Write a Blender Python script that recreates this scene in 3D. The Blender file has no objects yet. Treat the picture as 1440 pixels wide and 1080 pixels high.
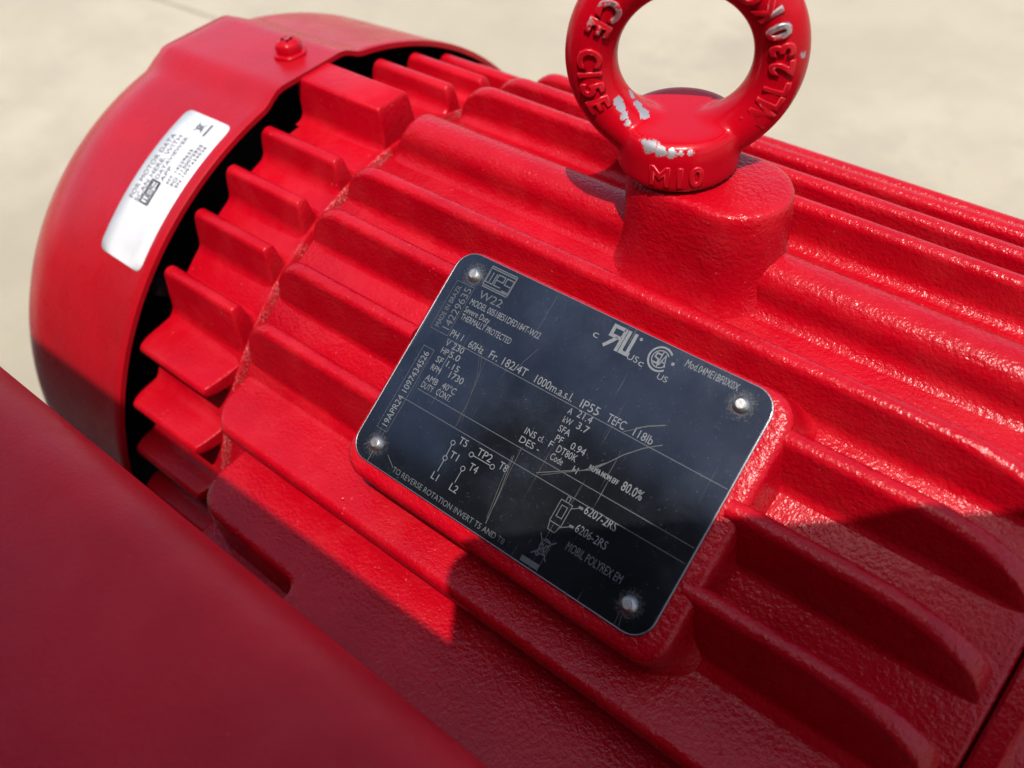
import bpy, bmesh, math, random
from mathutils import Vector, Matrix
random.seed(7)
S = 0.001                      # geometry below is written in millimetres
SC = bpy.context.scene
COL = SC.collection
PI = math.pi
cos, sin = math.cos, math.sin

# ------------------------------------------------------------------ camera
CAM = Vector((83.003, -143.916, 226.731))
RV = Vector((0.772343, 0.630757, -0.075044))     # picture right
DV = Vector((0.424747, -0.600676, -0.677332))    # picture down
FV = Vector((-0.472308, 0.491258, -0.731840))    # looking direction
cam = bpy.data.cameras.new('camera')
cam.sensor_width = 36.0
cam.lens = 36.0 * 1274.28 / 1440.0
cam.clip_start = 0.005
cam.clip_end = 100.0
cam.dof.use_dof = True
cam.dof.focus_distance = 0.189
cam.dof.aperture_fstop = 16.0
cam_o = bpy.data.objects.new('camera', cam)
COL.objects.link(cam_o)
cam_o.matrix_world = Matrix(((RV.x, -DV.x, -FV.x, CAM.x*S), (RV.y, -DV.y, -FV.y, CAM.y*S),
                             (RV.z, -DV.z, -FV.z, CAM.z*S), (0, 0, 0, 1)))
SC.camera = cam_o

# ------------------------------------------------------------------ light
SUN = Vector((0.26, -0.30, 0.917)).normalized()
world = bpy.data.worlds.new('World'); SC.world = world; world.use_nodes = True
wn = world.node_tree.nodes; wl = world.node_tree.links
sky = wn.new('ShaderNodeTexSky'); sky.sky_type = 'NISHITA'; sky.sun_disc = False
sky.sun_elevation = math.asin(SUN.z); sky.sun_rotation = math.atan2(SUN.x, SUN.y)
sky.air_density = 1.0; sky.dust_density = 2.2; sky.ozone_density = 0.8
bg = wn['Background']; bg.inputs['Strength'].default_value = 0.135
wl.new(sky.outputs[0], bg.inputs[0])
sun = bpy.data.lights.new('sun', 'SUN'); sun.energy = 2.75; sun.angle = math.radians(0.53); sun.color = (1.0, 0.95, 0.88)
sun_o = bpy.data.objects.new('sun', sun); COL.objects.link(sun_o)
sun_o.rotation_euler = SUN.to_track_quat('Z', 'Y').to_euler(); sun_o.location = (0.3, -0.4, 1.5)
SC.view_settings.view_transform = 'Standard'; SC.view_settings.look = 'None'
SC.view_settings.gamma = 1.0; SC.view_settings.exposure = 1.32
SC.view_settings.use_curve_mapping = False

# ------------------------------------------------------------------ materials
class NT:
    def __init__(s, name):
        s.m = bpy.data.materials.new(name); s.m.use_nodes = True
        s.n = s.m.node_tree.nodes; s.l = s.m.node_tree.links
        s.b = s.n['Principled BSDF']; s.co = s.n.new('ShaderNodeTexCoord').outputs['Object']
    def link(s, a, b): s.l.new(a, b)
    def noise(s, scale, detail=3, rough=0.55, vec=None):
        t = s.n.new('ShaderNodeTexNoise'); t.inputs['Scale'].default_value = scale
        t.inputs['Detail'].default_value = detail; t.inputs['Roughness'].default_value = rough
        s.link(vec or s.co, t.inputs['Vector']); return t.outputs['Fac']
    def voro(s, scale, vec=None, feature='F1'):
        t = s.n.new('ShaderNodeTexVoronoi'); t.feature = feature; t.inputs['Scale'].default_value = scale
        s.link(vec or s.co, t.inputs['Vector']); return t
    def ramp(s, v, a, b, lo=0.0, hi=1.0):
        t = s.n.new('ShaderNodeMapRange'); t.inputs[1].default_value = a; t.inputs[2].default_value = b
        t.inputs[3].default_value = lo; t.inputs[4].default_value = hi
        s.link(v, t.inputs[0]); return t.outputs[0]
    def math(s, op, a, b=None):
        t = s.n.new('ShaderNodeMath'); t.operation = op
        for i, v in enumerate((a, b)):
            if v is None: continue
            if isinstance(v, (int, float)): t.inputs[i].default_value = v
            else: s.link(v, t.inputs[i])
        return t.outputs[0]
    def mix(s, f, a, b):
        t = s.n.new('ShaderNodeMix'); t.data_type = 'RGBA'
        if isinstance(f, (int, float)): t.inputs[0].default_value = f
        else: s.link(f, t.inputs[0])
        for i, v in ((6, a), (7, b)):
            if isinstance(v, tuple): t.inputs[i].default_value = (*v, 1)
            else: s.link(v, t.inputs[i])
        return t.outputs[2]
    def mixf(s, f, a, b):
        t = s.n.new('ShaderNodeMix'); t.data_type = 'FLOAT'
        s.link(f, t.inputs[0])
        for i, v in ((2, a), (3, b)):
            if isinstance(v, (int, float)): t.inputs[i].default_value = v
            else: s.link(v, t.inputs[i])
        return t.outputs[0]
    def bump(s, h, strength, dist, prev=None):
        t = s.n.new('ShaderNodeBump'); t.inputs['Strength'].default_value = strength
        t.inputs['Distance'].default_value = dist; s.link(h, t.inputs['Height'])
        if prev is not None: s.link(prev, t.inputs['Normal'])
        return t.outputs['Normal']
    def set(s, key, v):
        i = s.b.inputs[key]
        if isinstance(v, tuple): i.default_value = (*v, 1)
        elif isinstance(v, (int, float)): i.default_value = v
        else: s.link(v, i)
    def near(s, p, r):
        """1 at point p (mm), 0 beyond r (mm)"""
        t = s.n.new('ShaderNodeVectorMath'); t.operation = 'DISTANCE'
        s.link(s.co, t.inputs[0]); t.inputs[1].default_value = [c*S for c in p]
        return s.ramp(t.outputs['Value'], 0, r*S, 1, 0)

RED = (0.315, 0.0007, 0.006)
RED2 = (0.26, 0.0007, 0.005)
def red_paint(name, cast=1.0, rough=0.3, specks=True, chips=None, lip=False, film=0.0, tint=1.0, spec=.16):
    k = NT(name)
    big = k.noise(45, 3)
    c = k.mix(k.ramp(big, .3, .7), tuple(v*tint for v in RED2), tuple(v*tint for v in RED))
    r = k.ramp(k.noise(160, 4), .25, .75, rough*0.8, rough*1.25)
    if specks:      # settled dust and tiny light grains on the paint
        v = k.voro(620)
        d = k.ramp(v.outputs['Distance'], .05, .16, 1, 0)
        keep = k.ramp(k.noise(230, 2), .60, .70)
        dust = k.math('MULTIPLY', d, keep)
        c = k.mix(k.math('MULTIPLY', dust, .35), c, (.45, .20, .18))
        haze = k.ramp(k.noise(90, 5, .65), .45, .8, 0, .05)
        c = k.mix(haze, c, (.34, .12, .11))
        r = k.mixf(dust, r, .7)
    nrm = None
    if cast > 0:    # sand-cast skin: lumps about a millimetre, finer grain, a few pits
        a = k.noise(330, 2, .5)
        nrm = k.bump(a, .32*cast, .0005)
        b = k.noise(1050, 2, .6)
        nrm = k.bump(b, .85*cast, .00034, nrm)
        pit = k.ramp(k.voro(210).outputs['Distance'], .0, .10, 0, 1)
        nrm = k.bump(pit, .5*cast, .0003, nrm)
    else:
        nrm = k.bump(k.noise(700, 2), .12, .0002, k.bump(k.noise(22, 2), .25, .0025))
    k.set('Normal', nrm)
    met = None
    if chips:
        m = None
        for p, rad in chips:
            f = k.near(p, rad); m = f if m is None else k.math('MAXIMUM', m, f)
        nn = k.noise(1000, 6, .8)
        m = k.ramp(k.math('ADD', m, k.math('MULTIPLY', k.math('SUBTRACT', nn, .5), 1.5)), .36, .46)
        c = k.mix(m, c, (.30, .30, .305)); r = k.mixf(m, r, .5); k.set('Metallic', k.math('MULTIPLY', m, .7))
    if film:        # even film of pale dust
        c = k.mix(k.ramp(k.noise(120, 5, .65), .25, .75, film*.5, film*1.4), c, (.36, .13, .12))
    if lip:         # paint scuffed through along the rim next to the frame
        sx = k.n.new('ShaderNodeSeparateXYZ'); k.link(k.co, sx.inputs[0])
        band = k.math('MULTIPLY', k.ramp(sx.outputs[0], -.0868, -.0866), k.ramp(k.noise(1900, 3, .7), .50, .62))
        band = k.math('MULTIPLY', band, k.ramp(k.noise(70, 2), .42, .6))
        c = k.mix(k.math('MULTIPLY', band, .6), c, (.40, .27, .26))
    k.set('Base Color', c); k.set('Roughness', r)
    k.set('Specular IOR Level', spec)
    return k.m

chips = [((-9.5, -8.5, 131.5), 1.7), ((-9.1, -8.3, 130.2), 1.8), ((-8.4, -8.2, 128.6), 1.7), ((-7.5, -8.3, 127.2), 1.4), ((-8.9, -4.0, 131.2), 1.6), ((-7.4, -4.4, 129.4), 1.8), ((-6.0, -4.6, 127.9), 2.2),
         ((-2.2, -10.8, 126.9), 2.2), ((-0.4, -11.3, 126.4), 3.2), ((2.2, -11.2, 125.6), 2.3), ((4.4, -10.5, 125.5), 2.1), ((6.2, -9.6, 125.5), 1.6), ((20.3, 8.6, 141.5), 1.5),
         ((17.5, 4.5, 138.5), 1.1), ((7.5, -8.2, 125.6), 1.5)]
M = {}
M['cast'] = red_paint('red_cast_paint', 1.0, .25, spec=.20, tint=.98)
M['shield'] = red_paint('red_shield_paint', .55, .30, lip=True)
M['sheet'] = red_paint('red_sheet_paint', 0, .28, specks=False, film=.015, tint=.86, spec=.22)
M['box'] = red_paint('red_box_paint', .42, .42, specks=True, film=.03, tint=1.38)
M['bolt'] = red_paint('red_eyebolt_paint', .12, .25, specks=False, chips=chips)

def letter_paint():
    k = NT('red_worn_letter_paint')
    nn = k.noise(330, 3, .6)
    up = k.near((-6, -13, 152), 16)
    up2 = k.near((17, 3, 150), 12)
    m = k.ramp(k.math('ADD', nn, k.math('MULTIPLY', k.math('MAXIMUM', up, up2), .22)), .66, .76)
    k.set('Base Color', k.mix(m, RED, (.42, .41, .40))); k.set('Metallic', k.math('MULTIPLY', m, .9))
    k.set('Roughness', .34); k.set('Normal', k.bump(k.noise(900, 2), .15, .0002)); return k.m
M['letter'] = letter_paint()

def plate_metal():
    k = NT('dark_nameplate_metal')
    base = k.mix(k.ramp(k.noise(60, 4), .3, .7), (.025, .029, .037), (.045, .051, .062))
    # fine dust grains, more of them round the rivets
    dust = None
    v = k.voro(3000)
    grain = k.ramp(v.outputs['Distance'], .10, .28, 1, 0)
    keep = k.ramp(k.noise(900, 4, .75), .54, .66)
    dust = k.math('MULTIPLY', k.math('MULTIPLY', grain, keep), .55)
    # brushed scratches: stretched noise, two directions
    def scr(rot, scale, lo, hi):
        mp = k.n.new('ShaderNodeMapping'); mp.inputs['Rotation'].default_value = rot
        mp.inputs['Scale'].default_value = (scale, scale*.012, scale*.012); k.link(k.co, mp.inputs['Vector'])
        return k.ramp(k.noise(1, 2, .5, mp.outputs[0]), lo, hi)
    s1 = k.math('MULTIPLY', scr((0, 0, 1.1), 2600, .70, .74), k.ramp(k.noise(45, 2), .48, .62))
    s2 = k.math('MULTIPLY', scr((0.2, 0.5, -.5), 3100, .71, .75), k.ramp(k.noise(60, 2), .50, .62))
    sc = k.math('MULTIPLY', k.math('MAXIMUM', s1, s2), .5)
    grime = None
    for p in RIV:
        f = k.near(p, 5.2); grime = f if grime is None else k.math('MAXIMUM', grime, f)
    g = k.ramp(k.math('ADD', grime, k.math('MULTIPLY', k.math('SUBTRACT', k.noise(2400, 4, .7), .5), 1.3)), .40, .95)
    g = k.math('MULTIPLY', g, .75)
    wipe = k.math('MULTIPLY', k.ramp(k.noise(38, 4, .6), .46, .72), k.ramp(k.noise(1300, 3, .7), .3, .7, .4, 1.0))
    base = k.mix(k.math('MULTIPLY', wipe, .55), base, (.10, .108, .122))
    c = k.mix(k.math('MAXIMUM', dust, sc), base, (.22, .22, .22))
    c = k.mix(g, c, (.085, .068, .055))
    k.set('Base Color', c)
    k.set('Metallic', k.mixf(k.math('MAXIMUM', k.math('MAXIMUM', dust, sc), g), .9, .1))
    k.set('Roughness', k.mixf(k.math('MAXIMUM', dust, g), k.mixf(wipe, k.ramp(k.noise(130, 4), .3, .7, .10, .17), .3), .6))
    k.set('Normal', k.bump(k.noise(70, 2), .06, .0004))
    return k.m

def simple(name, col, rough=.5, metal=0.0, nscale=0, bump=0.0):
    k = NT(name); k.set('Base Color', col); k.set('Roughness', rough); k.set('Metallic', metal)
    if nscale:
        f = k.noise(nscale, 4); k.set('Base Color', k.mix(k.ramp(f, .3, .7), tuple(c*.82 for c in col), tuple(min(1, c*1.12) for c in col)))
        if bump: k.set('Normal', k.bump(f, bump, .0003))
    return k.m
M['rivet'] = simple('aluminium_rivet', (.31, .298, .28), .46, 1.0, 1500, .35)
M['etch'] = simple('etched_grey_marking', (.094, .099, .104), .55, 0.1, 1400)
M['etch_dim'] = simple('etched_dim_marking', (.055, .059, .063), .5, .2, 1400)
M['edge'] = simple('bright_cut_edge', (.22, .22, .225), .4, 1.0)
M['scratch'] = simple('bare_scratch', (.055, .052, .048), .5, .3, 700)
M['black'] = simple('dark_matte', (.022, .012, .012), .7, 0, 300)  # near-black, for the inside of the cover, the fan and dark stand parts
M['white'] = simple('white_label_film', (.40, .40, .405), .42, 0, 50)
M['ink'] = simple('black_label_ink', (.02, .02, .022), .5, 0, 2500)
M['ink_dim'] = simple('grey_label_ink', (.06, .06, .066), .5, 0, 2500)
M['phone'] = simple('dark_glass_phone', (.01, .01, .012), .15)
M['board'] = simple('dark_board', (.05, .048, .048), .8, 0, 60)
M['steel'] = simple('machined_steel', (.5, .5, .5), .3, 1.0, 400)

def concrete():
    k = NT('pale_concrete')
    a = k.noise(3.2, 5, .65); b = k.noise(17, 6, .65); c = k.noise(420, 3)
    col = k.mix(k.ramp(a, .3, .7), (.215, .184, .126), (.29, .25, .178))
    col = k.mix(k.ramp(b, .45, .70, 0, .8), col, (.22, .187, .135))
    st = k.ramp(k.noise(7, 5, .75), .56, .70, 0, .7); col = k.mix(st, col, (.20, .17, .125))
    col = k.mix(k.ramp(c, .35, .7, .0, .25), col, (.21, .18, .13))
    k.set('Base Color', col); k.set('Roughness', .85)
    k.set('Normal', k.bump(c, .3, .001, k.bump(b, .3, .004)))
    return k.m
M['ground'] = concrete()
M['joint'] = simple('slab_joint_filler', (.185, .157, .112), .9, 0, 40)

# ------------------------------------------------------------------ mesh helpers
def mk(name, verts, faces, mat, parent=None, smooth=True, inv=None, auto=None):
    me = bpy.data.meshes.new(name)
    me.from_pydata([(v[0]*S, v[1]*S, v[2]*S) for v in verts], [], faces)
    me.validate(); me.update()
    return wrap(name, me, mat, parent, smooth, inv, auto)
def wrap(name, me, mat, parent=None, smooth=True, inv=None, auto=None):
    bm = bmesh.new(); bm.from_mesh(me)
    bmesh.ops.recalc_face_normals(bm, faces=bm.faces)
    if auto is not None:
        for e in bm.edges:
            if len(e.link_faces) == 2 and e.calc_face_angle(0) > math.radians(auto): e.smooth = False
    for f in bm.faces: f.smooth = smooth
    bm.to_mesh(me); bm.free()
    for m in (mat if isinstance(mat, (list, tuple)) else [mat]): me.materials.append(m)
    o = bpy.data.objects.new(name, me); COL.objects.link(o)
    if parent is not None: attach(o, parent)
    return o
BASE = Matrix.Translation((0, 0, -0.114))
def attach(o, parent):
    o.parent = parent
    if parent.type == 'EMPTY': o.matrix_parent_inverse = parent.matrix_basis.inverted()

def fillet(pts, radii, n=6):
    """round the corners of an open 2-D polyline"""
    out = []
    for i, p in enumerate(pts):
        r = radii[i]
        if r <= 0 or i in (0, len(pts)-1): out.append(p); continue
        a = Vector(pts[i-1]); b = Vector(p); c = Vector(pts[i+1])
        u = (a-b); v = (c-b); lu, lv = u.length, v.length
        if lu < 1e-6 or lv < 1e-6: out.append(p); continue
        u /= lu; v /= lv
        ang = u.angle(v); t = r/math.tan(ang/2)
        t = min(t, lu*.48 if i > 1 else lu*.98, lv*.48 if i < len(pts)-2 else lv*.98); r2 = t*math.tan(ang/2)
        bis = (u+v).normalized(); ctr = b + bis*(r2/sin(ang/2))
        s = b+u*t; e = b+v*t
        a0 = math.atan2(s.y-ctr.y, s.x-ctr.x); a1 = math.atan2(e.y-ctr.y, e.x-ctr.x)
        d = (a1-a0+PI) % (2*PI) - PI
        for k in range(n+1):
            w = a0+d*k/n; out.append((ctr.x+r2*cos(w), ctr.y+r2*sin(w)))
    return out

def revolve(name, prof, mat, parent, n=192, a0=0, a1=2*PI, smooth=True, auto=40, mats=None):
    """prof: list of (x, r[, material index]) turned about the motor axis"""
    full = abs(a1-a0-2*PI) < 1e-6
    m = n if full else n+1
    V = []; F = []; MI = []
    for p in prof:
        for k in range(m):
            a = a0+(a1-a0)*k/n; V.append((p[0], -p[1]*cos(a), p[1]*sin(a)))
    for i in range(len(prof)-1):
        for k in range(n):
            k2 = (k+1) % m
            F.append((i*m+k, i*m+k2, (i+1)*m+k2, (i+1)*m+k)); MI.append(prof[i][2] if len(prof[i]) > 2 else 0)
    o = mk(name, V, F, mats or mat, parent, smooth, auto=auto)
    if mats:
        for f, mi in zip(o.data.polygons, MI): f.material_index = mi
    return o

def ends(x, xl, xr, La, Lb):
    g = 1.0
    if La > 0 and x < xl+La: g = math.sqrt(max(0, 1-((xl+La-x)/La)**2))
    if Lb > 0 and x > xr-Lb: g = min(g, math.sqrt(max(0, 1-((x-xr+Lb)/Lb)**2)))
    return g
def stations(xl, xr, La, Lb):
    xs = []
    if La > 0: xs += [xl+La*(1-cos(PI/2*k/9)) for k in range(9)]
    else: xs.append(xl)
    a, b = xl+max(La, 0), xr-max(Lb, 0)
    n = max(2, int((b-a)/14)); xs += [a+(b-a)*k/n for k in range(0 if La > 0 else 1, n)]
    xs.append(b)
    if Lb > 0: xs += [b+Lb*sin(PI/2*k/11) for k in range(1, 12)]
    return xs

def fin(name, parent, mat, kind, c, tip, half, xl, xr, La, Lb, Rc, rtip=1.5, rroot=3.5, draft=.07, side=-1, foot=5.0, jitter=0.0):
    """kind 'v': upright fin at y=c with its tip at z=tip; kind 'h': level fin with its TOP face at z=c reaching y=-tip.
    Grows out of the core cylinder of radius Rc."""
    def core_v(y): return math.sqrt(max(1.0, Rc*Rc-y*y))
    rc = Rc-.25
    if kind == 'v':
        def root(sg):
            y = c+sg*half
            for _ in range(12): y = c+sg*(half+draft*(tip-core_v(y)))
            return (y, core_v(y))
        l, r = root(-1), root(1)
        def along(p, d):
            a = math.atan2(p[1], p[0])-d/Rc; return (rc*cos(a), rc*sin(a))
        pts = [along(l, -foot), l, (c-half, tip), (c+half, tip), r, along(r, foot)]
    else:
        def core_h(z): return -math.sqrt(max(1.0, Rc*Rc-z*z))
        def root(sg):
            z = c-half+sg*half
            for _ in range(12): z = c-half+sg*(half+draft*(-core_h(z)*-1+tip)*.5)
            return (core_h(z), z)
        top, bot = root(1), root(-1)
        def along(p, d):
            a = math.atan2(p[1], p[0])-d/Rc; return (rc*cos(a), rc*sin(a))
        pts = [along(bot, -foot), bot, (-tip, c-2*half), (-tip, c), top, along(top, foot)]
    poly = fillet(pts, [0, rroot, rtip, rtip, rroot, 0], 6)
    V = []; F = []; xs = stations(xl, xr, La, Lb); n = len(poly)
    for x in xs:
        g = ends(x, xl, xr, La, Lb)
        for (y, z) in poly:
            if kind == 'v':
                zc = math.sqrt(max(0, rc*rc-y*y)); V.append((x, y, zc+(z-zc)*g))
            else:
                yc = -math.sqrt(max(0, rc*rc-z*z)); V.append((x, yc+(y-yc)*g, z))
    for i in range(len(xs)-1):
        for j in range(n-1):
            F.append((i*n+j, i*n+j+1, (i+1)*n+j+1, (i+1)*n+j))
    F.append(tuple(range(n))); F.append(tuple(range((len(xs)-1)*n, len(xs)*n)))
    if side > 0: V = [(x, -y, z) for x, y, z in V]
    return mk(name, V, F, mat, parent, True, auto=42)

def prism(name, outline, z0, z1, mat, parent, fmap, bevel=0.0, flare=None, auto=40):
    """loft of a closed 2-D outline; flare: list of (offset, height)"""
    prof = flare or ([(0, z0), (0, z1-bevel)] + [(-bevel*(1-cos(PI/2*k/4)), z1-bevel+bevel*sin(PI/2*k/4)) for k in range(1, 5)])
    n = len(outline)
    def offs(d):
        out = []
        for i in range(n):
            a = Vector(outline[i-1]); b = Vector(outline[i]); c = Vector(outline[(i+1) % n])
            t = (c-a).normalized(); out.append((b.x+t.y*d, b.y-t.x*d))
        return out
    V = []; F = []
    for d, h in prof:
        for p in offs(d): V.append(fmap(p[0], p[1], h))
    for i in range(len(prof)-1):
        for k in range(n):
            k2 = (k+1) % n; F.append((i*n+k, i*n+k2, (i+1)*n+k2, (i+1)*n+k))
    F.append(tuple(range((len(prof)-1)*n, len(prof)*n))); F.append(tuple(range(n-1, -1, -1)))
    return mk(name, V, F, mat, parent, True, auto=auto)
def rrect(w, h, r, n=8):
    out = []
    for cx, cy, a in ((w/2-r, -h/2+r, -PI/2), (w/2-r, h/2-r, 0), (-w/2+r, h/2-r, PI/2), (-w/2+r, -h/2+r, PI)):
        for k in range(n+1): out.append((cx+r*cos(a+PI/2*k/n), cy+r*sin(a+PI/2*k/n)))
    return out
def idm(x, y, z): return (x, y, z)

# text and strokes -------------------------------------------------
_cap = None
def text_mesh(s, extrude=0.0, bevel=0.0, spacing=1.0):
    cu = bpy.data.curves.new('t', 'FONT'); cu.body = s; cu.resolution_u = 3; cu.space_character = spacing
    cu.extrude = extrude; cu.bevel_depth = bevel; cu.bevel_resolution = 1
    if extrude == 0: cu.fill_mode = 'FRONT'
    o = bpy.data.objects.new('t', cu); COL.objects.link(o)
    dg = bpy.context.evaluated_depsgraph_get(); dg.update()
    me = bpy.data.meshes.new_from_object(o.evaluated_get(dg))
    bpy.data.objects.remove(o); bpy.data.curves.remove(cu)
    return me
CAPH = 0.70
def put_text(s, fmap, u, v, width, h, mat, parent, rot=0, name='lettering', lift=.05, spacing=1.0):
    """text of cap height h set from (u, v) along width, rot in quarter turns"""
    me = text_mesh(s, spacing=spacing)
    xs = [p.co.x for p in me.vertices]
    if not xs: return None
    x0, x1 = min(xs), max(xs); kx = width/max(1e-6, x1-x0); ky = h/CAPH
    for p in me.vertices:
        a = (p.co.x-x0)*kx; b = p.co.y*ky
        if rot: a, b = -b, a
        q = fmap(u+a, v+b, lift); p.co = (q[0]*S, q[1]*S, q[2]*S)
    o = wrap(name, me, mat, parent, False)
    return o
def strokes(name, lines, w, fmap, mat, parent, lift=.05):
    """ribbons along 2-D polylines (list of point lists); all strokes of one mark make one mesh"""
    V = []; F = []
    for pts in lines:
        ww = w
        if isinstance(pts, tuple) and isinstance(pts[0], (int, float)): ww, pts = pts
        closed = (pts[0] == pts[-1]); n = len(pts)
        for i in range(n):
            a = Vector(pts[i-1]) if i > 0 else (Vector(pts[-2]) if closed else None)
            b = Vector(pts[i]); c = Vector(pts[i+1]) if i < n-1 else (Vector(pts[1]) if closed else None)
            d1 = (b-a).normalized() if a is not None else None; d2 = (c-b).normalized() if c is not None else None
            d = ((d1 or d2)+(d2 or d1))
            d = d.normalized() if d.length > 1e-6 else (d1 or d2)
            k = 1.0
            if d1 is not None and d2 is not None: k = min(2.0, 1/max(.35, d.dot(d1)))
            nrm = Vector((-d.y, d.x))*(ww/2*k)
            p, q = b+nrm, b-nrm
            V.append(fmap(p.x, p.y, lift)); V.append(fmap(q.x, q.y, lift))
            if i: j = len(V); F.append((j-4, j-3, j-1, j-2))
    return mk(name, V, F, mat, parent, False)
def circle(cx, cy, r, n=20, a0=0, a1=2*PI):
    return [(cx+r*cos(a0+(a1-a0)*k/n), cy+r*sin(a0+(a1-a0)*k/n)) for k in range(n)] + \
           ([(cx+r*cos(a0), cy+r*sin(a0))] if abs(a1-a0-2*PI) < 1e-6 else [(cx+r*cos(a1), cy+r*sin(a1))])

# ------------------------------------------------------------------ ground
G = 40
gv = [(-3000, -3000, -214), (3000, -3000, -214), (3000, 3000, -214), (-3000, 3000, -214)]
gr = mk('ground', gv, [(0, 1, 2, 3)], M['ground'], None, False)
def joint(p, q, w=3):
    a = Vector(p); b = Vector(q); t = (b-a).normalized(); nn = Vector((-t.y, t.x))*w/2
    mk('slab_joint', [(a.x-nn.x, a.y-nn.y, -213), (b.x-nn.x, b.y-nn.y, -213), (b.x+nn.x, b.y+nn.y, -213), (a.x+nn.x, a.y+nn.y, -213)], [(0, 1, 2, 3)], M['joint'], gr, False)
joint((-1768, 353), (796, 456))
gr['kind'] = 'structure'; gr['label'] = 'pale sunlit concrete slab under the motor'

# ------------------------------------------------------------------ added base under the motor, keeps pale ground out of the lower reflections
def box_v(x0, x1, y0, y1, z0, z1):
    return [(x, y, z) for z in (z0, z1) for x, y in ((x0, y0), (x1, y0), (x1, y1), (x0, y1))], [(0, 1, 2, 3), (4, 5, 6, 7), (0, 1, 5, 4), (1, 2, 6, 5), (2, 3, 7, 6), (3, 0, 4, 7)]
mbase = bpy.data.objects.new('added_base', None); COL.objects.link(mbase)
mbase.matrix_basis = Matrix.Translation((0, 0, -.214))
mbase['label'] = 'added unseen red base under the motor, keeps pale ground out of its reflections'; mbase['category'] = 'added base'
for nm, a in (('top_plate', (-185, 230, -150, 130, -122, -114)), ('side_channel', (-180, 225, -145, -137, -214, -122.2)), ('side_channel', (-180, 225, 117, 125, -214, -122.2)), ('end_channel', (-180, -172, -136.8, 116.8, -214, -122.2)), ('end_channel', (217, 225, -136.8, 116.8, -214, -122.2))):
    v, f = box_v(*a); mk(nm, v, f, M['box'], mbase, False)

# ------------------------------------------------------------------ motor
motor = bpy.data.objects.new('electric_motor', None); COL.objects.link(motor)
motor.matrix_basis = BASE
motor['label'] = 'bright red finned cast iron electric motor with black nameplate and lifting eyebolt'
motor['category'] = 'electric motor'

RC = 92.0
XS, XD = -85.06, 96.6
# frame core with a small rounded lip at both ends
frame = revolve('motor_frame', [(XS+.3, 70), (XS+.3, RC-1.2), (XS+.6, RC-.5), (XS+1.4, RC), (-50, RC), (0, RC), (50, RC), (XD-1.4, RC), (XD-.6, RC-.5), (XD-.3, RC-1.2), (XD-.3, 70)], M['cast'], motor, 256)

def vfin(y, tip, xl=-83.2, xr=94.2, La=11.5, Lb=24, half=2.05, side=-1, **k):
    return fin('cooling_fin', frame, M['cast'], 'v', y, tip, half, xl, xr, La, Lb, RC, rtip=1.95, rroot=3.2, draft=.035, side=side, foot=4.0, **k)
PLX0, PLX1 = -34.0, 45.0
N = [(-22.6, 100.4), (-36.2, 96.0), (-51.0, 89.0), (-64.8, 79.6)]
vfin(*N[0])
for y, t in N[1:]:
    vfin(y, t, xr=PLX0, Lb=0); vfin(y, t, xl=PLX1, La=0)
for y, t in [(-22.6, 100.6), (-36.2, 97.0), (-51.0, 91.5), (-65.5, 83.5), (-77, 72)]:
    vfin(y, t, side=1)
# level fin under the nameplate and the ones hidden further down
def hfin(ztop, reach, xl=-83.2, xr=94.2, La=6, Lb=20, half=2.4, side=-1):
    return fin('cooling_fin', frame, M['cast'], 'h', ztop, reach, half, xl, xr, La, Lb, RC, rtip=2.0, rroot=3.0, draft=.05, side=side, foot=2.5)
hfin(59.5, 85.2, La=9)
for z, r in [(59.5, 85), (45, 92), (30, 97), (15, 100)]: hfin(z, r, side=1)
# round backbone rib along the top
fin('top_rib', frame, M['cast'], 'v', 0, 101.8, 5.5, -83.0, 94.2, 6, 20, RC, rtip=5.3, rroot=4.2, draft=.06, foot=5)

# boss under the eyebolt: long rounded block with flared foot
st = []
for k in range(25): a = PI/2-PI*k/24; st.append((13.7+10.8*cos(-a), 1.0+10.8*sin(-a)))
for k in range(25): a = PI/2+PI*k/24; st.append((0.5+10.8*cos(a), 1.0+10.8*sin(a)))
fl = [(7.5, 87.5), (5.0, 89.8), (3.3, 92.2), (2.2, 94.8), (1.6, 97.8), (1.2, 101), (1.0, 105), (1.1, 109), (.75, 112.6), (.6, 113.8), (.25, 114.6), (-.4, 115.0), (-1.4, 115.15), (-6, 115.2)]
prism('lifting_boss', st, 0, 0, M['cast'], frame, idm, flare=fl, auto=60)

# ---- nameplate pad and plate
PHI = 1.0229845
PN = Vector((0, -cos(PHI), sin(PHI))); PU = Vector((0, sin(PHI), cos(PHI)))
RP = 102.5; PCX, PCU = 5.3, -1.75
def pmap(u, v, h):
    p = PN*(RP+h) + PU*(v+PCU); return (PCX+u, p.y, p.z)
pad_o = [(p[0]+1.1, p[1]-1.4) for p in rrect(82.6, 55.8, 6.0, 8)]
prism('nameplate_pad', pad_o, 0, 0, M['cast'], frame, pmap,
      flare=[(4.5, -15), (2.6, -12.5), (1.5, -10), (.9, -6), (.4, -2.4), (0, -1.5), (-.7, -.95), (-1.6, -.75), (-4, -.72)], auto=60)
RIVL = [(-32.9, 21.25), (32.8, 21.35), (32.9, -21.0), (-32.95, -21.4)]
RIV = [pmap(u, v, 0) for u, v in RIVL]
M['plate'] = plate_metal()
plate = prism('nameplate', rrect(77.4, 51.7, 4.6, 8), 0, 0, M['plate'], motor, pmap,
              flare=[(0, -.72), (0, -.10), (-.10, 0), (-.3, .0)], auto=50)
plate['label'] = 'black metal nameplate with etched grey lettering and four rivets'
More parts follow.
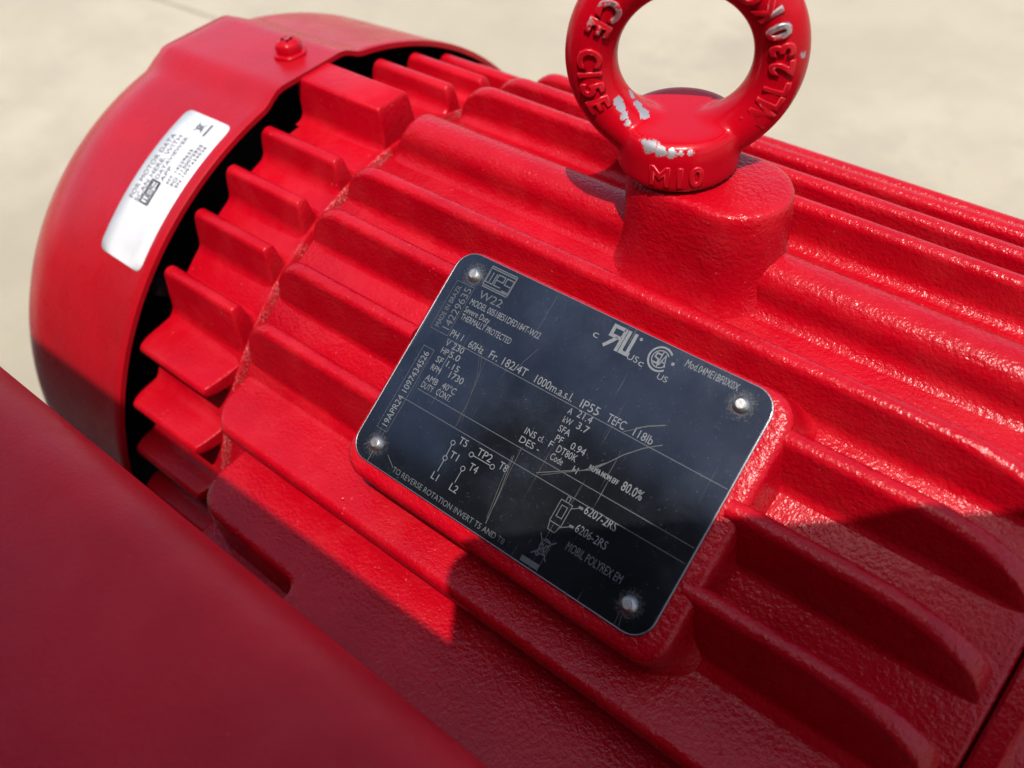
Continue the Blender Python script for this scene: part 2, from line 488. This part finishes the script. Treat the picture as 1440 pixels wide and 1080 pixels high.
# bright trimmed edge of the plate
eo = rrect(77.4, 51.7, 4.6, 8); n = len(eo); V = []; F = []
for d, h in ((.06, -.5), (.06, -.02), (-.16, .03), (-.16, -.2)):
    for i in range(n):
        a = Vector(eo[i-1]); c = Vector(eo[(i+1) % n]); t = (c-a).normalized()
        V.append(pmap(eo[i][0]+t.y*d, eo[i][1]-t.x*d, h))
for j in range(3):
    for i in range(n): i2 = (i+1) % n; F.append((j*n+i, j*n+i2, (j+1)*n+i2, (j+1)*n+i))
mk('plate_rim', V, F, M['edge'], plate, True)
# rivets: one button head, four times
rp = [(0.0, 1.15), (.92, 1.15), (1.0, 1.10), (1.22, .92), (1.5, .6), (1.7, .22), (1.8, -.1)]
V = []; F = []; m = 24
for r, h in rp[1:]:
    for k in range(m): V.append((r*cos(2*PI*k/m), r*sin(2*PI*k/m), h))
for i in range(len(rp)-2):
    for k in range(m): k2 = (k+1) % m; F.append((i*m+k, i*m+k2, (i+1)*m+k2, (i+1)*m+k))
F.append(tuple(range(m)))
riv0 = None
rotm = Matrix(((1, 0, 0), (0, PU.y, PN.y), (0, PU.z, PN.z))).to_4x4()
for i, (u, v) in enumerate(RIVL):
    if riv0 is None:
        o = mk('rivet', V, F, M['rivet'], plate, True, auto=18); riv0 = o.data
    else:
        o = bpy.data.objects.new('rivet', riv0); COL.objects.link(o); o.parent = plate
    p = pmap(u, v, 0); o.matrix_basis = Matrix.Translation((p[0]*S, p[1]*S, p[2]*S)) @ rotm @ Matrix.Rotation(i*1.3, 4, 'Z')

E1, E2 = M['etch'], M['etch_dim']
def PT(s, u, v, w, h, mat=E1, rot=0, sp=1.0): put_text(s, pmap, u, v, w, h, mat, plate, rot, lift=.04, spacing=sp)
TX = [('MODEL 00518ES1DFD184T-W22', -30.4, 15.0, 19.2, 1.45), ('Severe Duty', -30.7, 13.0, 7.1, 1.4), ('THERMALLY PROTECTED', -30.6, 11.2, 14.0, 1.4),
      ('PH 1', -30.7, 6.9, 3.3, 1.6), ('60Hz', -25.3, 6.6, 4.0, 1.7), ('Fr. 182/4T', -19.5, 6.7, 10.0, 1.8), ('1000m.a.s.l.', -7.2, 6.7, 9.6, 1.8),
      ('IP55', 4.4, 6.7, 4.4, 1.8), ('TEFC', 10.9, 6.7, 4.1, 1.8), ('118lb', 17.1, 6.7, 4.3, 1.7),
      ('V', -30.6, 4.6, 1.1, 1.45), ('230', -28.6, 4.6, 3.1, 1.45), ('HP', -30.6, 2.7, 1.9, 1.4), ('5.0', -28.2, 2.7, 2.8, 1.45), ('SF', -30.6, .5, 1.8, 1.4), ('1.15', -27.6, .6, 3.4, 1.45),
      ('RPM', -30.7, -1.6, 2.6, 1.4), ('1730', -25.7, -1.2, 3.9, 1.5), ('AMB', -30.6, -4.1, 3.4, 1.45), ('40°C', -25.9, -3.9, 3.8, 1.45), ('DUTY', -30.6, -5.9, 3.3, 1.4), ('CONT.', -26.4, -5.7, 4.1, 1.45),
      ('A', 2.8, 4.4, 1.0, 1.4), ('21.4', 4.9, 4.7, 3.5, 1.5), ('kW', 2.8, 2.4, 2.1, 1.4), ('3.7', 6.1, 2.6, 2.7, 1.5), ('SFA', 2.9, .4, 2.8, 1.4), ('PF', 3.4, -1.6, 1.7, 1.4), ('0.94', 7.1, -1.5, 3.4, 1.5),
      ('INS', -3.3, -3.4, 2.7, 1.4), ('cl.', .1, -3.3, 1.3, 1.4), ('F', 2.8, -3.3, .9, 1.4), ('DT80K', 4.8, -3.4, 4.8, 1.5), ('DES -', -3.4, -5.4, 5.0, 1.4), ('Code', 4.4, -5.3, 3.0, 1.45), ('H', 9.9, -5.3, 1.1, 1.4),
      ('80.0%', 20.4, -3.5, 4.6, 1.9), ('6207-2RS', 16.3, -11.0, 7.3, 1.7), ('6206-2RS', 16.5, -14.9, 7.2, 1.7), ('Mod.04ME1BF0X0X', 19.4, 23.3, 11.4, 1.5),
      ('T5', -15.5, -12.1, 2.2, 1.6), ('T1', -15.7, -15.6, 2.1, 1.6), ('TP2', -10.4, -12.2, 3.8, 1.7), ('T8', -4.5, -12.2, 2.1, 1.6), ('T4', -10.3, -15.7, 2.1, 1.7),
      ('L1', -17.0, -21.3, 1.6, 1.6), ('L2', -11.9, -21.3, 2.0, 1.6)]
for s, u, v, w, h in TX: PT(s, u, v, w, h)
PT('NEMA NOM EFF', 12.7, -3.2, 6.7, 1.05); PT('NEMA NOM EFF', 12.78, -3.16, 6.7, 1.05)
PT('TO REVERSE ROTATION INVERT T5 AND T8', -26.1, -24.7, 31.0, 1.25, E2)
PT('MOBIL POLYREX EM', 16.7, -18.8, 12.7, 1.75, E2)
PT('MADE IN BRAZIL', -34.3, 7.4, 10.4, 1.25, E2, 1); PT('14229635', -31.6, 7.8, 10.2, 1.9, E2, 1)
PT('19APR24 1097434526', -32.9, -17.2, 18.6, 1.55, E1, 1)
PT('W22', -29.4, 17.2, 6.3, 1.8, E2)
PT('c', -.9, 20.6, 1.3, 1.6); PT('US', 8.0, 19.6, 2.5, 1.3); PT('c', 10.8, 19.4, 1.1, 1.4); PT('US', 15.6, 18.7, 2.2, 1.2)
def PS(name, lines, w, mat=E1): strokes(name, lines, w, pmap, mat, plate, .04)
PS('ruled_line', [[(-30.8, 6.1), (38.2, 6.3)]], .13, E2); PS('ruled_line', [[(-31, -6.6), (38.2, -6.0)]], .13, E2); PS('ruled_line', [[(-33, -9.9), (38.2, -9.3)]], .13, E2)
PS('date_box', [[(-35.2, -18.2), (-32.2, -18.2), (-32.2, 2.4), (-35.2, 2.4), (-35.2, -18.2)]], .10, E2)
PS('date_box', [[(-36.2, 6.6), (-31.2, 6.6), (-31.2, 18.6), (-36.2, 18.6), (-36.2, 6.6)]], .08, E2)
# maker's mark: two bars and the joined letters between them
def weg(x, y, w, h):
    L = []
    L.append([(x, y), (x+w, y)]); L.append([(x, y+h*.09), (x+w, y+h*.09)])
    L.append([(x, y+h), (x+w, y+h)]); L.append([(x, y+h*.91), (x+w, y+h*.91)])
    a, b = y+h*.24, y+h*.76; mid = (a+b)/2
    cw = w/3.0
    x1 = x+cw*.08
    L.append([(x1, b), (x1, a), (x1+cw*.82, a), (x1+cw*.82, b)]); L.append([(x1+cw*.41, a), (x1+cw*.41, b)])
    x2 = x+cw*1.1
    L.append([(x2+cw*.8, a), (x2, a), (x2, b), (x2+cw*.8, b), (x2+cw*.8, mid), (x2, mid)])
    x3 = x+cw*2.12
    L.append([(x3+cw*.8, mid-.05*h), (x3, mid-.05*h), (x3, b), (x3+cw*.8, b), (x3+cw*.8, y+h*.16), (x3, y+h*.16)])
    L.append([(x, y+h), (x, y+h*.05)]); L.append([(x+w, y+h), (x+w, y+h*.05)])
    return L
PS('maker_mark', weg(-30.0, 19.9, 7.0, 4.9), .26, E2)
# recognised-component mark: mirrored R joined to U
PS('approval_mark', [(.75, [(5.2, 19.9), (5.2, 24.9)]), (.75, [(5.2, 24.6), (2.6, 24.6), (2.6, 22.6), (5.2, 22.6)]), (.75, [(4.3, 22.6), (2.2, 19.9)]),
                     (.75, [(6.1, 24.9), (6.1, 20.3), (7.6, 20.3), (7.6, 24.9)]), (.25, circle(8.9, 24.3, .22, 8))], .75)
PS('certification_mark', [(.38, circle(14.4, 22.4, 2.45, 28, .75, 2*PI-.75)), (.22, circle(14.4, 22.4, 1.75, 22, .7, 2*PI-.7)),
                          (.32, [(14.3, 23.3), (13.3, 23.3), (13.2, 22.5), (14.2, 22.2), (14.1, 21.4), (13.0, 21.4)]),
                          (.32, [(14.6, 21.2), (15.2, 23.5), (15.9, 21.2)]), (.25, [(14.8, 22.0), (15.7, 22.0)]), (.2, [(14.4, 20.5), (14.4, 24.3)]), (.3, circle(17.2, 22.6, .2, 8))], .3)
def wbin(x, y, k):
    q = lambda a, b: (x+a*k, y+b*k)
    return [[q(-1, 1.2), q(1, 1.2)], [q(-.8, 1.2), q(-.55, -1), q(.5, -1), q(.8, 1.2)], [q(-.5, 1.5), q(.4, 1.5), q(.9, 1.2)], circle(x-.45*k, y-1.2*k, .28*k, 10),
            [q(-1.6, 1.9), q(1.5, -1.7)], [q(1.6, 1.9), q(-1.5, -1.7)], [q(-.2, .8), q(-.15, -.7)], [q(.3, .8), q(.2, -.7)]]
PS('waste_bin_mark', wbin(12.7, -20.9, 1.2), .2, E2); PS('waste_bin_bar', [[(9.6, -24.7), (13.9, -24.6)]], 1.15, E2)
PS('wiring_diagram', [circle(-16.5, -12.6, .5, 14), circle(-16.3, -16.2, .5, 14), circle(-11.3, -12.7, .5, 14), circle(-5.7, -12.6, .5, 14), circle(-11.4, -16.1, .5, 14),
                      [(-16.5, -13.1), (-16.35, -15.7)], [(-16.3, -16.7), (-16.3, -19.4)], [(-10.8, -12.7), (-6.2, -12.6)], [(-11.4, -16.6), (-11.4, -19.4)]], .16)
PS('bearing_diagram', [[(11.0, -15.6), (11.0, -10.9), (13.7, -10.9), (13.7, -15.6), (11.0, -15.6)], [(11.7, -14.2), (11.7, -11.8), (13.0, -11.8), (13.0, -14.2), (11.7, -14.2)],
                       [(11.1, -15.6), (11.5, -17.2), (13.2, -17.2), (13.6, -15.6)], [(12.0, -10.9), (12.0, -9.8), (12.7, -9.8), (12.7, -10.9)],
                       [(13.7, -11.6), (15.2, -10.6)], [(13.6, -15.8), (15.4, -14.6)], (.5, [(14.9, -10.5), (15.9, -10.4)]), (.5, [(15.1, -14.5), (16.1, -14.4)])], .15, E2)
# scratches across the plate
PS('scratch', [(.14, [(-2.7, -8.4), (-2.1, -12), (-1.4, -16), (-.6, -23)]), (.09, [(-3.0, -8.6), (-2.3, -14), (-1.0, -22)]), (.08, [(-2.0, -6), (-1.7, -12), (-.9, -19)])], .1, M['scratch'])
PS('scratch', [(.07, [(-22, 8.2), (-19.4, 3), (-18.4, -3), (-18.0, -9.5)]), (.05, [(-19.8, 7), (-18.8, 0), (-17.7, -9)]), (.05, [(-23, 9), (-19.6, 2.2), (-17.2, -8)])], .08, M['scratch'])
PS('scratch', [(.16, [(3.5, -9.0), (9, -5.6), (13.5, -3.0), (15.6, -.2), (17.6, 2.6), (20.5, 5.6), (23.4, 7.8)]), (.10, [(4.5, -9.0), (10, -5.2), (14, -2.6)]), (.22, [(12.0, -3.9), (15.4, -.4)])], .1, M['scratch'])
PS('scratch', [(.2, [(17.0, 8.2), (19.2, 9.8), (22, 11.4)]), (.12, [(15.2, 6.5), (18, 8.8)])], .2, M['scratch'])
PS('scratch', [(.2, [(-35.4, -22.6), (-34.1, -21.2)]), (.14, [(-35.9, -23.2), (-33.8, -20.4)]), (.16, [(-29, -22.2), (-26.2, -23.9)])], .1, M['scratch'])
for q in ([(32.6, -22.9), (33.1, -25.4)], [(31.9, -22.9), (32.2, -25.5)], [(-10, 13.3), (-11.6, 9.4), (-12.1, 7)]): PS('scratch', [q], .08, M['scratch'])

# ---- fan-end shield
X0 = -118.7; X1 = -86.9
shield = revolve('fan_end_shield', [(X0-1, 40), (X0-.6, RC-1.6), (X0, RC-.6), (X0+3, RC-.3), (-100, RC-.2), (X1-3, RC-.1), (X1-1, RC+.15), (XS-1.7, RC+.5), (XS-1.0, RC+.55), (XS-.65, RC+.1), (XS-.6, 80)], M['shield'], motor, 256)
def sfin(kind, c, tip, side=-1, half=1.75):
    return fin('shield_fin', shield, M['shield'], kind, c, tip, half, X0, X1, 2.5, 1.6, RC-.2, rtip=1.7, rroot=5.2, draft=.10, side=side, foot=5.5)
for y, z in [(-21.8, 97.6), (-36.0, 93.2), (-49.3, 86.9), (-63.6, 77.0)]:
    sfin('v', y, z); sfin('v', y, z, 1)
for z, y in [(60.6, 80.8), (45.7, 89.7), (31.0, 95.2), (16, 98.5), (1, 100)]:
    sfin('h', z, y, half=1.6); sfin('h', z, y, 1, half=1.6)
fin('mounting_block', shield, M['shield'], 'v', 0, 103.7, 5.6, X0-1.5, X1, 0, 1.2, RC-.2, rtip=1.3, rroot=3.0, draft=.09, foot=3.5)

# ---- drive-end shield
revolve('drive_end_shield', [(XD+.2, 70), (XD+.2, RC-.9), (XD+.8, RC-.2), (XD+4.2, RC), (XD+4.6, RC-.8), (XD+6, RC-2.0), (XD+14, RC-3), (XD+26, RC-9), (XD+32, 60), (XD+34, 30)], M['cast'], motor, 160)
# shaft and feet carry the motor although the picture does not reach them
revolve('shaft', [(XD+33, 14), (XD+92, 14), (XD+93, 13), (XD+93, .5)], M['steel'], motor, 48)
for sx in (-62, 70):
    for sy in (-1, 1):
        ol = [(-18, -22), (18, -22), (18, 22), (-18, 22)]
        V = []
        for (px, py, pz) in [(-18, -26, -114), (18, -26, -114), (18, 24, -114), (-18, 24, -114), (-18, -26, -98), (18, -26, -98), (14, 16, -62), (-14, 16, -62)]:
            V.append((sx+px, sy*(66-py*1.0) if True else 0, pz))
        mk('foot', V, [(0, 1, 2, 3), (4, 5, 6, 7), (0, 1, 5, 4), (1, 2, 6, 5), (2, 3, 7, 6), (3, 0, 4, 7)], M['cast'], motor, False)

# ---- fan cover: tapered drum with rounded back and a flat land on top for the screw
CX0 = -118.5
def cover_prof():
    pr = [(CX0, 103.0), (CX0-.6, 103.25), (CX0-3, 103.1)]
    pr += [(CX0-43.5*k/7, 103.0-2.0*k/7) for k in range(1, 8)]
    r = 38
    pr += [(-162-r*sin(PI/2*k/14), 101-r+r*cos(PI/2*k/14)) for k in range(1, 15)]
    pr += [(-200.2, 40), (-200.2, 6)]
    return pr
def land(x, r, a):
    """lift the skin to the flat land round the top of the drum"""
    y, z = -r*cos(a), r*sin(a)
    if z > 60 and x > -185:
        flat = 104.6 + (x-CX0)*.045
        if x < -173: flat -= ((-173-x)/8.0)**2*7
        w = max(0.0, min(1.0, (19.0-abs(y+1.0))/8.0)); w = w*w*(3-2*w)
        z = z + max(0.0, flat-z)*w
    return (x, y, z)
NA = 320
pf = cover_prof()
V = []; F = []; MI = []
for x, r in pf:
    for k in range(NA): V.append(land(x, r, 2*PI*k/NA))
ro = len(pf)
inner = [(x+(.0 if i == 0 else 0), r-1.5) for i, (x, r) in enumerate(pf)]
for x, r in inner:
    for k in range(NA):
        p = land(x+.001, r+1.5, 2*PI*k/NA); q = Vector((0, p[1], p[2])); q = q*(1-1.5/q.length)
        V.append((p[0]+(1.5 if x < -180 else 0), q.y, q.z))
for i in range(ro-1):
    for k in range(NA):
        k2 = (k+1) % NA
        F.append((i*NA+k, i*NA+k2, (i+1)*NA+k2, (i+1)*NA+k)); MI.append(0)
        F.append(((ro+i)*NA+k, (ro+i+1)*NA+k, (ro+i+1)*NA+k2, (ro+i)*NA+k2)); MI.append(1)
for k in range(NA):
    k2 = (k+1) % NA; F.append((k, k2, ro*NA+k2, ro*NA+k)); MI.append(0)
cover = mk('fan_cover', V, F, [M['sheet'], M['black']], motor, True, auto=38)
for f, mi in zip(cover.data.polygons, MI): f.material_index = mi
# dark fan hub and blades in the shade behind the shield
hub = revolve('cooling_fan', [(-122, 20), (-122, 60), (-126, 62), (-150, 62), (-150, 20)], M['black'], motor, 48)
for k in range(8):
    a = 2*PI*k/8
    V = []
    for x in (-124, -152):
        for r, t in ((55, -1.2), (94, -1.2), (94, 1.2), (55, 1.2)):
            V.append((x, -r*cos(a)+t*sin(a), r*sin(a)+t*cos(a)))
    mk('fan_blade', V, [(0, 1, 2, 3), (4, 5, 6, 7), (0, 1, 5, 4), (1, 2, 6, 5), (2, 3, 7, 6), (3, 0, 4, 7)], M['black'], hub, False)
# cover screw: washer face and rounded hexagon head
def zmap(cx, cy, cz):
    return lambda u, v, h: (cx+u, cy+v, cz+h)
hx = []
for k in range(6):
    a = PI/3*k+.3
    for j in (-1, 0, 1): hx.append((4.0*cos(a+j*.16)*(1 if j == 0 else .99), 4.0*sin(a+j*.16)*(1 if j == 0 else .99)))
scr = prism('cover_screw', hx, 0, 0, M['bolt'], cover, zmap(-131.5, 2.2, 104.55), flare=[(1.0, -.5), (1.0, .25), (.75, .55), (0, .7), (0, 2.6), (-.35, 3.3), (-1.1, 3.8), (-2.4, 4.0)], auto=35)

# ---- white data sticker wrapped on the cover
RSK = 103.42
def skin_r(x): return 103.0-2.0*max(0, min(1, (CX0-x)/43.5))
def smap(s, t, h):
    """s: mm along the arc from the lower edge, t: mm across (towards the back of the cover)"""
    x = -122.3-t; r = skin_r(x)+.12+h; a = math.radians(47.5)+s/103.0
    return (x, -r*cos(a), r*sin(a))
SL, SW = 47.6, 20.6
ol = rrect(SL, SW, 2.4, 6)
NS = 40; V = []; F = []
def inside_t(s):
    d = min(s, SL-s); r = 2.4
    return 0 if d >= r else r-math.sqrt(max(0, r*r-(r-d)**2))
ss = sorted(set([0, .15, .4, .8, 1.4, 2.4, SL-2.4, SL-1.4, SL-.8, SL-.4, SL-.15, SL]+[SL*k/NS for k in range(2, NS-1)]))
for s in ss:
    c = inside_t(s)
    for j in range(5): V.append(smap(s, c+(SW-2*c)*j/4, 0))
for i in range(len(ss)-1):
    for j in range(4): F.append((i*5+j, i*5+j+1, (i+1)*5+j+1, (i+1)*5+j))
sticker = mk('data_sticker', V, F, M['white'], motor, True)
sticker['label'] = 'white paper data sticker with small black print on the fan cover'
sm = sticker.modifiers.new('thickness', 'SOLIDIFY'); sm.thickness = .00012; sm.offset = 0
def deg(a): return math.radians(a-47.5)*103.0
def ST(s, a0, a1, x, h, mat=M['ink']):
    put_text(s, smap, deg(a0), -122.3-x, deg(a1)-deg(a0), h, mat, sticker, lift=.2)
ST('FOR MOTOR DATA', 56.9, 69.0, -138.7, 1.9, M['ink_dim']); ST('SCAN HERE, WITH', 56.8, 69.2, -136.0, 1.9, M['ink_dim'])
ST('DATAVIEWER', 61.3, 69.4, -133.5, 1.6, M['ink_dim']); ST('APP', 61.3, 64.0, -131.2, 1.5, M['ink_dim'])
ST('MT 14229635', 61.4, 67.9, -128.4, 1.35); ST('PO 1130075935', 61.4, 69.2, -126.4, 1.35); ST('SN 1097434526', 61.4, 69.2, -124.5, 1.35)
strokes('maker_mark', weg(deg(57.0), -122.3+131.6, deg(61.0)-deg(57.0), 4.0), .32, smap, M['ink'], sticker, .2)
strokes('waste_bin_mark', wbin(deg(71.7), -122.3+132.7, 1.0), .22, smap, M['ink_dim'], sticker, .2)
strokes('waste_bin_bar', [[(deg(70.6), 7.0), (deg(72.9), 7.0)]], .75, smap, M['ink_dim'], sticker, .2)

# ---- side neck for the terminal box and the terminal box itself
nk = fillet([(-77.5, -70), (-77.5, -99.6), (-36, -100.4), (-33.5, -121), (80, -121), (80, -70)], [0, 11, 3, 2, 0, 0], 8)
prism('terminal_neck', nk[::1], 0, 0, M['cast'], frame, idm, flare=[(0, -30), (0, 43.6), (-.25, 44.5), (-.9, 45.2), (-1.8, 45.4), (-3, 45.42)], auto=60)
fo = fillet([(-77.5, -70), (-77.5, -121), (-20, -121), (-20, -70)], [0, 8, 0, 0], 8)
prism('recess_blocker', fo, 0, 0, M['cast'], frame, idm, flare=[(0, -32), (0, 30.4), (-.4, 31.2), (-1.4, 31.5)], auto=60)  # added plate closing the gap below, so the neck recess stays dark
BX0, BX1, BY0, BY1, BZ0, BZ1 = -118, 78, -114.2, -205, 18, 101.5
oy = [(BY0, BZ0), (BY0, BZ1), (BY1, BZ1), (BY1, BZ0)]
sec = fillet([(-150, BZ0), (BY0, BZ0), (BY0, BZ1), (BY1, BZ1), (BY1, BZ0), (-151, BZ0)], [0, 4, 13, 13, 4, 0], 10)
V = []; F = []; n = len(sec); cy, cz = (BY0+BY1)/2, (BZ0+BZ1)/2
xsn = [(BX0, .86), (BX0+.8, .92), (BX0+2.5, .965), (BX0+6, .992), (BX0+10, 1), (-60, 1), (0, 1), (40, 1), (BX1-6, 1), (BX1-2, .97), (BX1, .9)]
for x, k in xsn:
    for y, z in sec: V.append((x, cy+(y-cy)*k, cz+(z-cz)*k))
for i in range(len(xsn)-1):
    for j in range(n): j2 = (j+1) % n; F.append((i*n+j, i*n+j2, (i+1)*n+j2, (i+1)*n+j))
F.append(tuple(range(n))); F.append(tuple(range((len(xsn)-1)*n, len(xsn)*n)))
tbox = mk('terminal_box', V, F, M['box'], motor, True, auto=60)
tbox['label'] = 'smooth red painted terminal box beside the motor frame'

# ------------------------------------------------------------------ eyebolt
EC = Vector((-.8, 1.2, 139.2)); EN = Vector((.5, -.8660254, 0)); EU = Vector((.8660254, .5, 0)); EZ = Vector((0, 0, 1))
RT, RM = 18.1, 5.2
def emap(a, b, c): p = EC+EU*a+EZ*b+EN*c; return (p.x, p.y, p.z)
V = []; F = []; A, B = 96, 32
for i in range(A):
    for j in range(B):
        t = 2*PI*i/A; p = 2*PI*j/B
        # forged ring: a little flattened front and back
        fa = max(0.0, -sin(t))**3; r = RT+RM*cos(p); V.append(emap(r*cos(t), r*sin(t), (RM+2.2*fa)*sin(p)))
for i in range(A):
    for j in range(B):
        i2, j2 = (i+1) % A, (j+1) % B; F.append((i*B+j, i2*B+j, i2*B+j2, i*B+j2))
off = len(V); m = 96
cp = [(0.01, 115.9), (12.2, 115.9), (12.75, 116.5), (12.85, 118), (12.75, 123.0), (12.3, 125.2), (11.6, 126.1), (10.4, 126.6), (0.01, 126.7)]
for r, z in cp:
    for k in range(m): V.append((EC.x+r*cos(2*PI*k/m), EC.y+r*sin(2*PI*k/m), z))
for i in range(len(cp)-1):
    for k in range(m): k2 = (k+1) % m; F.append((off+i*m+k, off+i*m+k2, off+(i+1)*m+k2, off+(i+1)*m+k))
F.append(tuple(off+k for k in range(m))); F.append(tuple(off+(len(cp)-1)*m+k for k in range(m)))
me = bpy.data.meshes.new('e'); me.from_pydata([(v[0]*S*10, v[1]*S*10, v[2]*S*10) for v in V], [], F); me.update()
tmp = bpy.data.objects.new('e', me); COL.objects.link(tmp)
rm = tmp.modifiers.new('r', 'REMESH'); rm.mode = 'VOXEL'; rm.voxel_size = .0042; rm.use_smooth_shade = True
sm = tmp.modifiers.new('s', 'SMOOTH'); sm.factor = .5; sm.iterations = 26
dg = bpy.context.evaluated_depsgraph_get(); dg.update()
me2 = bpy.data.meshes.new_from_object(tmp.evaluated_get(dg)); bpy.data.objects.remove(tmp)
for v in me2.vertices: v.co /= 10
eye = wrap('eyebolt', me2, M['bolt'], motor, True)
eye['label'] = 'red forged lifting eyebolt with worn paint and raised lettering'
# raised letters round the ring, tops towards the hole
def ring_char(ch, ang, h=4.4, w=2.9, rad=RT-.2):
    me = text_mesh(ch, .14, .045)
    xs = [v.co.x for v in me.vertices]; x0, x1 = min(xs), max(xs)
    k = h/CAPH; kx = k*.92
    for v in me.vertices:
        a = (v.co.x-(x0+x1)/2)*kx; b = v.co.y*k-h/2; c = v.co.z
        # up points to the centre, reading runs anticlockwise
        rr = rad-b; th = ang+a/rad
        d = rr-RT; hh = math.sqrt(max(.5, RM*RM-d*d))
        p = emap(rr*cos(th), rr*sin(th), hh-.18+(c+.18)*2.1); v.co = (p[0]*S, p[1]*S, p[2]*S)
    wrap('raised_letter', me, M['letter'], eye, True)
for ch, a in [('W', -33), ('L', -21), ('L', -12), ('2', 1), ('3', 12.5), ('0', 24), ('K', 40), ('G', 53), ('C', 174), ('1', 185), ('5', 194.5), ('E', 206), ('C', 141), ('E', 154)]:
    ring_char(ch, math.radians(a), 4.3 if ch != 'W' else 4.6)
me = text_mesh('M10', .14, .045, 1.15)
xs = [v.co.x for v in me.vertices]; x0, x1 = min(xs), max(xs); k = 4.2/CAPH
for v in me.vertices:
    a = (v.co.x-(x0+x1)/2)*k*.95; b = v.co.y*k; th = a/12.8
    r = 12.45+(v.co.z+.18)*2.0
    d = EN*cos(th)+EU*sin(th); p = Vector((EC.x, EC.y, 117.9+b))+d*r; v.co = (p.x*S, p.y*S, p.z*S)
wrap('raised_letter', me, M['letter'], eye, True)

# ------------------------------------------------------------------ added rig outside the picture: phone, invented stand, board shading the near side
rig = bpy.data.objects.new('added_phone_rig', None); COL.objects.link(rig)
rig['label'] = 'added unseen rig: phone, and a dark board that shades the near side of the motor'; rig['category'] = 'shading rig'
def cpos(r, d, o): p = CAM+RV*r+DV*d-FV*o; return p
foot_p = cpos(60, 90, 10); foot_p = Vector((250, -250, foot_p.z))
rig.matrix_basis = Matrix.Translation((foot_p.x*S, foot_p.y*S, -.214))
def slab(name, poly, o0, o1, mat):
    V = [tuple(cpos(r, d, o0)) for r, d in poly]+[tuple(cpos(r, d, o1)) for r, d in poly]; n = len(poly)
    F = [tuple(range(n)), tuple(range(n, 2*n))]+[(i, (i+1) % n, n+(i+1) % n, n+i) for i in range(n)]
    return mk(name, V, F, mat, rig, False)
ph = [(p[0]+52.2, p[1]+3.0) for p in rrect(156, 77, 7, 5)]
slab('phone', ph, 6, 14, M['phone'])
slab('shade_board', [(-25.9, -17.8), (-250, -178), (-300, -150), (-300, -60), (-60, 60), (-26, 60)], 15, 18, M['board'])  # added in place of an arm beside the camera, casts its shade
tp = cpos(60, 90, 20); V = []; F = []
for z in (-214, tp.z):
    for k in range(16): V.append((foot_p.x+6*cos(2*PI*k/16), foot_p.y+6*sin(2*PI*k/16), z))
for k in range(16): k2 = (k+1) % 16; F.append((k, k2, 16+k2, 16+k))
mk('post', V, F, M['black'], rig, True)
slab('bracket', [(-30, 20), (70, 20), (70, 96), (50, 96), (-30, 60)], 18.2, 22, M['black'])
d = Vector((tp.x-foot_p.x, tp.y-foot_p.y, 0)); t = d.normalized(); w = Vector((-t.y, t.x, 0))*5
V = [tuple(q+Vector((0, 0, z))) for z in (-6, 6) for q in (Vector((foot_p.x, foot_p.y, tp.z))-w, tp-w, tp+w, Vector((foot_p.x, foot_p.y, tp.z))+w)]
mk('arm', V, [(0, 1, 2, 3), (4, 5, 6, 7), (0, 1, 5, 4), (1, 2, 6, 5), (2, 3, 7, 6), (3, 0, 4, 7)], M['black'], rig, False)
V = []; F = []
for r, z in ((70, -214), (70, -210), (60, -208), (5, -207)):
    for k in range(32): V.append((foot_p.x+r*cos(2*PI*k/32), foot_p.y+r*sin(2*PI*k/32), z))
for i in range(3):
    for k in range(32): k2 = (k+1) % 32; F.append((i*32+k, i*32+k2, (i+1)*32+k2, (i+1)*32+k))
mk('base', V, F, M['black'], rig, True)

# ------------------------------------------------------------------ added dark panel outside the picture, blocks low light on the near side
scn = bpy.data.objects.new('added_blocker', None); COL.objects.link(scn)
scn.matrix_basis = Matrix.Translation((.03, -.34, -.214))
scn['label'] = 'added unseen dark panel that blocks light from the near side'; scn['category'] = 'light blocker'
v, f = box_v(-760, 560, -346, -338, -200, 430); mk('panel', v, f, M['board'], scn, False)  # stands in for the dark body of a person behind the camera
for x in (-766, 561):
    v, f = box_v(x, x+5, -350, -334, -210, 435); mk('upright', v, f, M['black'], scn, False)
    v, f = box_v(x-8, x+13, -420, -264, -214, -210.2); mk('foot', v, f, M['black'], scn, False)
